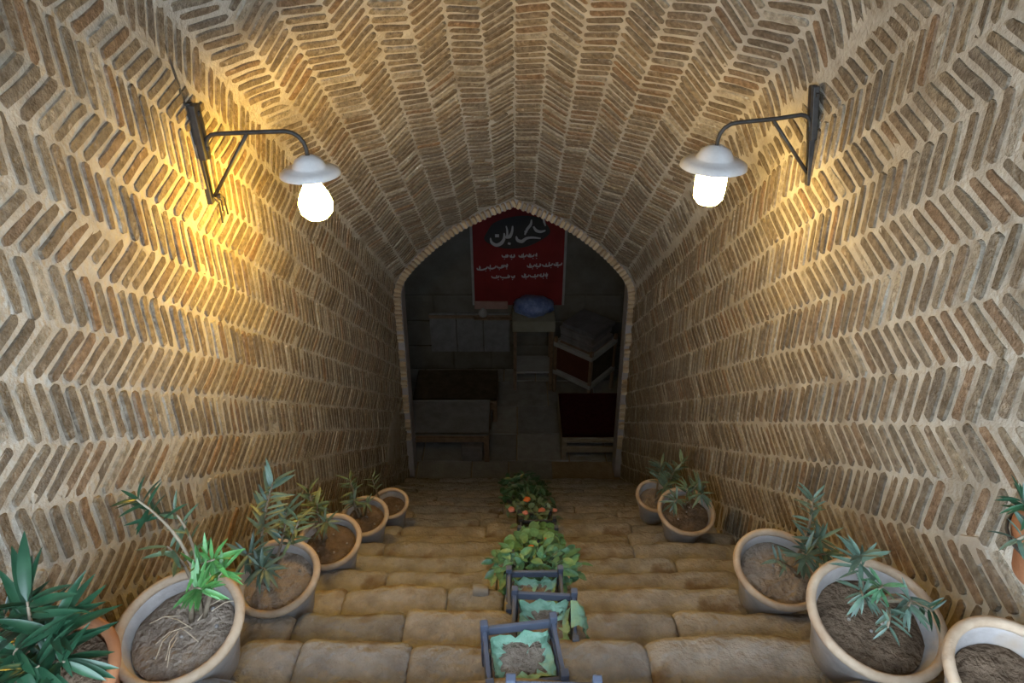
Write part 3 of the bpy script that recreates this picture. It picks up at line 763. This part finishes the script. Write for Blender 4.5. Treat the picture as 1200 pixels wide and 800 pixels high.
t, b = pot('potted_oleander', 3, 1.505, -.848, .154, .235, 'second clay pot from the front on the left with a tall grey green oleander', seed=2, soil_drop=.05)
oleander(t, b + Vector((-.05, 0, 0)), [
    (atY(320, 565, 1.585), (-.03, .0, .03), .075, 22, G, .55), (atY(335, 600, 1.605), (.03, .02, .0), .075, 16, G, .5), (atY(300, 650, 1.465), (-.06, .0, .12), .075, 18, G, .5), (atY(312, 668, 1.405), (.0, -.03, .13), .07, 16, G, .5), (atY(350, 610, 1.555), (.04, 0, .04), .065, 10, 'leaf_dull', .5)], r)
t, b = pot('potted_oleander', 5, 2.01, -.842, .147, .235, 'third clay pot on the left with sparse dull green leaves', seed=3, soil='soil_dark')
oleander(t, b + Vector((-.04, .03, 0)), [(atY(372, 590, 2.055), (-.02, 0, .04), .07, 14, 'leaf_dull', .6), (atY(384, 612, 1.955), (.0, 0, .1), .06, 12, G, .5), (atY(362, 575, 2.135), (.0, 0, .03), .07, 12, 'leaf_dull', .5)], r)
t, b = pot('potted_oleander', 7, 2.53, -.832, .134, .235, 'fourth clay pot on the left with thin dull leaves', seed=4, soil='soil_dark')
oleander(t, b + Vector((-.03, .02, 0)), [(atY(415, 585, 2.550), (-.02, 0, .05), .07, 12, G, .6), (atY(410, 562, 2.620), (.0, 0, .04), .07, 12, 'leaf_dull', .5), (atY(428, 590, 2.470), (.03, 0, .08), .06, 8, 'leaf_dull', .5)], r)
t, b = pot('flower_pot', 9, 3.01, -.81, .124, .235, 'farthest clay pot on the left holding only soil', seed=5, soil='soil_dark', soil_drop=.06, cat='flower pot')
oleander(t, b + Vector((-.06, .02, 0)), [(atY(436, 560, 3.055), (0, 0, .03), .06, 7, 'leaf_dull', .5)], r)
# foreground left: terracotta pot with dark glossy oleander
t, b = pot('potted_oleander', 0, .79, -1.02, .155, .20, 'orange terracotta pot with dark glossy oleander at the lower left corner', 'terracotta', 'terracotta', 'soil_dark', .03, 6)
oleander(t, b, [(atY(32, 705, 0.795), (0, 0, .04), .115, 16, 'leaf_dark', .6), (atY(62, 740, 0.775), (.03, 0, .04), .10, 14, 'leaf_dark', .6), (atY(20, 760, 0.735), (-.03, 0, .05), .10, 14, 'leaf_dark', .6), (atY(75, 775, 0.735), (.0, 0, .06), .09, 13, 'leaf_dark', .6), (atY(45, 780, 0.715), (.0, 0, .05), .09, 12, 'leaf_dark', .6), (atY(5, 720, 0.835), (.0, 0, .05), .10, 10, 'leaf_dark', .5)], r)
# right row
t, b = pot('potted_oleander', 3, 1.54, .955, .163, .235, 'clay pot on the right with an upright leafy stem at its wall side', seed=7, soil_drop=.045)
oleander(t, b + Vector((.07, .0, 0)), [(atY(953, 583, 1.600), (.03, 0, .02), .060, 18, 'leaf_blue', .6), (atY(962, 632, 1.520), (.02, 0, .05), .075, 16, 'leaf_blue', .6), (atY(945, 650, 1.460), (-.02, 0, .08), .075, 16, 'leaf_blue', .6), (atY(908, 655, 1.480), (.0, 0, .03), .045, 7, 'leaf_blue', .5), (atY(968, 650, 1.480), (.02, 0, .08), .06, 10, 'leaf_dull', .6)], r)
t, b = pot('potted_oleander', 1, 1.06, .955, .176, .24, 'largest clay pot on the right with sprawling narrow leaves over deep soil', seed=8, soil='soil_dark', soil_drop=.06)
oleander(t, b + Vector((.02, .07, 0)), [(atY(1008, 650, 1.120), (-.02, 0, .04), .066, 18, G, .5), (atY(1012, 700, 1.040), (-.04, 0, .09), .055, 14, G, .5), (atY(1060, 715, 1.000), (.05, -.02, .12), .055, 14, G, .5), (atY(1030, 690, 1.040), (.02, 0, .08), .055, 10, 'leaf_mid', .5), (atY(1040, 735, 0.920), (.02, 0, .1), .045, 9, G, .4), (atY(1093, 716, 1.040), (.02, 0, .05), .05, 6, 'leaf_dark', .3)], r)
t, b = pot('flower_pot', 0, .79, 1.10, .155, .19, 'clay pot with bare dark soil cut off by the lower right corner', seed=9, soil='soil_dark', soil_drop=.06, cat='flower pot')
t, b = pot('hanging_pot', -1, .92, 1.145, .095, .13, 'small terracotta pot with a green sprig hung on the wall at the right edge', 'terracotta', 'terracotta', 'soil_dark', .02, 10, zoff=(CZ - 1.21) - treadZ(-1))
MB().tube([Vector((.10, 0, .10))] + [Vector((.098 * math.cos(q), .098 * math.sin(q), .10)) for q in [2 * PI * i / 24 for i in range(25)]] + [Vector((.128, 0, .10))], .004, 6).build('wire_hoop', M['metal'], t, True)
MB().box((.12, -.012, .05), (.134, .012, .15), .003).build('wall_hook', M['metal'], t)
oleander(t, b + Vector((-.03, 0, 0)), [(atY(1196, 585, .90), (0, 0, .02), .045, 14, 'leaf_dark', .5), (atY(1192, 632, .86), (0, 0, .06), .045, 9, 'leaf_blue', .5)], r)
t, b = pot('potted_oleander', 9, 3.075, .93, .133, .235, 'farther clay pot of the far right pair with a bushy grey green plant', seed=11, soil_drop=.06)
oleander(t, b + Vector((.02, 0, 0)), [(atY(775, 545, 3.095), (0, 0, .04), .085, 16, G, .6), (atY(790, 552, 3.045), (.03, 0, .04), .085, 16, G, .6), (atY(783, 565, 2.965), (0, 0, .06), .075, 14, G, .6), (atY(800, 540, 3.145), (0, 0, .04), .07, 10, 'leaf_dull', .5)], r)
t, b = pot('potted_oleander', 7, 2.565, .96, .162, .235, 'nearer clay pot of the far right pair with leaves hanging over its rim', seed=12, soil='soil_dark', soil_drop=.045)
oleander(t, b + Vector((.0, .05, 0)), [(atY(790, 590, 2.520), (-.04, 0, .12), .075, 12, G, .5), (atY(822, 580, 2.530), (.04, 0, .1), .075, 14, G, .5), (atY(806, 572, 2.620), (0, 0, .05), .07, 10, 'leaf_dull', .5), (atY(820, 565, 2.620), (0, 0, .05), .07, 8, 'leaf_dull', .5)], r)

# ------------------------------------------------------------------ planted crates down the middle
def crate(k, X, rot, label, mat='crate', fill=None, seed=0, liner=True, flap=0, wx=.095, wy=.082, H=.17, dy=0.0):
    z = treadZ(k) + .003; Y = noseY(k) - .16 + dy
    t = empty('planter_crate', (X, Y, z), rot); tag(t, label, 'planter crate', 'planted crates down the middle of the steps')
    for sx in (-1, 1):
        for sy in (-1, 1):
            MB().box((sx * wx - .011, sy * wy - .011, 0), (sx * wx + .011, sy * wy + .011, H + .022), .004).build('corner_post', M[mat], t)
    for z0, z1 in ((.012, .045), (.075, .105), (H - .03, H)):
        for sy in (-1, 1): MB().box((-wx + .008, sy * wy - .006, z0), (wx - .008, sy * wy + .006, z1), .003).build('side_slat', M[mat], t)
        for sx in (-1, 1): MB().box((sx * wx - .006, -wy + .008, z0), (sx * wx + .006, wy - .008, z1), .003).build('side_slat', M[mat], t)
    MB().box((-wx + .004, -wy + .004, .006), (wx - .004, wy - .004, .014), 0).build('crate_floor', M[mat], t)
    rs = random.Random(seed); so = H - .055
    n = 12; vs = []; fs = []
    for i in range(n + 1):
        for j in range(n + 1):
            x = (-1 + 2 * i / n) * (wx - .012); y = (-1 + 2 * j / n) * (wy - .012)
            vs.append(Vector((x, y, so + .018 * noise.noise(Vector((x * 16 + seed * 3, y * 16, 0))) + .012 * (1 - (x / wx) ** 2))))
    for i in range(n):
        for j in range(n): fs.append((i * (n + 1) + j, (i + 1) * (n + 1) + j, (i + 1) * (n + 1) + j + 1, i * (n + 1) + j + 1))
    mesh_obj('soil', vs, fs, M['soil'], t, True)
    if liner:
        vs = []; fs = []; per = 48; lv = 6
        for i in range(per):
            q = 4 * i / per; e = int(q); f_ = q - e
            cx, cy = [(-1 + 2 * f_, -1), (1, -1 + 2 * f_), (1 - 2 * f_, 1), (-1, 1 - 2 * f_)][e]
            for l in range(lv):
                u = l / (lv - 1); nz = noise.noise(Vector((cx * 2.3 + seed * 5, cy * 2.3, u * 1.5)))
                inw = .012 + .022 * abs(nz) + .030 * max(0, .8 - u) * (1.1 + 1.6 * nz)
                px_ = cx * (wx - inw); py_ = cy * (wy - inw)
                top_ = H - .018 + .030 * noise.noise(Vector((cx * 3 + seed, cy * 3, 4)))
                vs.append(Vector((px_, py_, so + .012 + (top_ - so - .012) * u ** 1.6 + .012 * noise.noise(Vector((cx * 5 + seed, cy * 5, u * 4))))))
        for i in range(per):
            for l in range(lv - 1): fs.append((i * lv + l, ((i + 1) % per) * lv + l, ((i + 1) % per) * lv + l + 1, i * lv + l + 1))
        o = mesh_obj('plastic_liner', vs, fs, M['liner'], t, True)
        if flap:
            vs = []; fs = []
            for i in range(9):
                for l in range(9):
                    u = l / 8; y = wy * .1 + (-wy * .6 + wy * 1.2 * i / 8) * (1 - .45 * u) + .012 * noise.noise(Vector((u * 4, i * .7, seed)))
                    x = wx + .020 + .024 * u + .020 * noise.noise(Vector((i * .8, u * 3, seed))) if l > 1 else wx - .012 + l * .022
                    zz = H + .012 - (u - .1) * (.12 + .05 * noise.noise(Vector((y * 14, seed, 1)))) if l > 1 else H + .006 + .006 * l
                    vs.append(Vector((flap * x, y, zz)))
            for i in range(8):
                for l in range(8): fs.append((i * 9 + l, (i + 1) * 9 + l, (i + 1) * 9 + l + 1, i * 9 + l + 1))
            mesh_obj('liner_flap', vs, fs, M['liner'], o, True)
    if fill:
        kind, mat_, cnt, spread, hgt, LL, fl_ = fill
        me = leaf_of(kind, mat_)
        stem = MB()
        for i in range(cnt):
            a = rs.uniform(0, 2 * PI); q = math.sqrt(rs.uniform(.02, 1)); tip = Vector((q * spread * math.cos(a), q * spread * .6 * math.sin(a), so + hgt * (1 - .55 * q * q) * rs.uniform(.65, 1.1)))
            if abs(tip.x) > wx and tip.z < H: tip.z = H + .01
            base_ = Vector((tip.x * .3, tip.y * .3, so)); stem.tube([base_, (base_ + tip) / 2 + Vector((0, 0, .03)), tip], [.003, .0025, .0018], 5)
            a2 = rs.uniform(0, 2 * PI); add_leaf(t, me, tip, Vector((math.cos(a) * .5 + math.cos(a2), math.sin(a) * .5 + math.sin(a2), rs.uniform(-.5, .5))), LL * rs.uniform(.6, 1.2), rs, Vector((rs.uniform(-.5, .5), rs.uniform(-.5, .5), 1)))
        stem.build('stems', M['leaf_dull'], t, True)
        for i, (fx, fy, fz, fm, fr) in enumerate(fl_ or []):
            MB().lathe([(.001, -fr * .5), (fr * .7, -fr * .3), (fr, fr * .1), (fr * .8, fr * .4), (.001, fr * .5)], 9, .35, i + seed, center=(fx, fy, so + fz)).build('flower', M[fm], t, True)
    return t
crate(0, .085, -.02, 'nearest planter crate at the bottom edge with yellowing leaves', fill=('oval', 'yellowleaf', 30, .08, .10, .036, None), seed=1, dy=-.04)
crate(1, .022, .13, 'slate blue crate nearest in full view, lined with green sheet and filled with soil', seed=2)
crate(2, .092, -.05, 'second lined crate of soil with a green flap hanging on its right side', seed=3, flap=1)
crate(3, .075, .01, 'lined crate of soil just in front of the bright leafy plant', seed=4)
crate(4, .085, .03, 'crate overflowing with broad bright green leaves', fill=('oval', 'leaf_mid', 170, .19, .15, .06, None), seed=5)
crate(5, .095, 0, 'crate of broad green leaves with two small orange blooms behind the brightest plant', fill=('round', 'leaf_mid', 80, .15, .13, .05, [(-.02, -.02, .13, 'flower_o', .014), (.05, .03, .13, 'flower_r', .013)]), seed=6)
crate(6, .12, 0, 'crate of mid green leaves behind the two orange blooms', fill=('round', 'leaf_mid', 60, .11, .11, .05, None), seed=16)
crate(7, .13, 0, 'black crate with green liner in the middle of the flight', 'crate_black', fill=('round', 'leaf_mid', 26, .09, .09, .05, None), seed=7)
crate(8, .125, .02, 'dark crate with shaded foliage behind the black one', 'crate_black', fill=('oval', 'leaf_dull', 40, .13, .12, .05, [(-.06, .02, .12, 'flower_p', .018)]), seed=8)
crate(9, .12, 0, 'crate with pink and orange blooms far down the flight', 'crate_black', fill=('oval', 'leaf_dull', 60, .17, .17, .055, [(-.14, -.02, .13, 'flower_p', .024), (.05, -.05, .15, 'flower_p', .027), (-.04, .0, .20, 'flower_o', .024), (.0, -.06, .11, 'flower_o', .018), (.14, 0, .10, 'flower_p', .018)]), seed=9)
crate(11, .09, 0, 'farther crate with dark green leaves and one orange bloom', 'crate_black', fill=('oval', 'leaf_dark', 90, .19, .22, .06, [(.0, -.10, .12, 'flower_o', .022)]), seed=10)
crate(13, .08, 0, 'farthest crate with a dark green bush', 'crate_black', fill=('oval', 'leaf_dark', 100, .20, .26, .065, None), seed=11)

# chipped pale plaster patches on the right wall and by the left jamb
def patch(par, side, pts, mat, seed):
    c = Vector((sum(p[0] for p in pts) / len(pts), sum(p[1] for p in pts) / len(pts)))
    vs = []; N_ = 22
    for layer, k, h in ((0, 1, .001), (1, .9, .0095)):
        for i in range(N_):
            q = i / N_ * len(pts); a = Vector(pts[int(q)]); b_ = Vector(pts[(int(q) + 1) % len(pts)]); p = a.lerp(b_, q - int(q)); p = c + (p - c) * k * (1 + .12 * noise.noise(Vector((i * .9, seed, layer))))
            P, T, Nn = surf(side, p.x, p.y); vs.append(P + Nn * h)
    fs = [(i, (i + 1) % N_, N_ + (i + 1) % N_, N_ + i) for i in range(N_)] + [tuple(range(N_, 2 * N_))]
    return mesh_obj('plaster_patch', vs, fs, M[mat], par, False)
def wall_ts(px, py, side):
    r_ = pix(px, py); q = side * HW / r_.x; P = r_ * q
    return (P.dot(EN), P.dot(ES))
patch(wallR, 1, [wall_ts(x, y, 1) for x, y in ((1135, 625), (1160, 628), (1172, 655), (1150, 668), (1132, 650))], 'plaster', 2)
patch(wallL, -1, [wall_ts(x, y, -1) for x, y in ((452, 545), (452, 500), (462, 470), (466, 500), (468, 548))], 'plaster', 5)
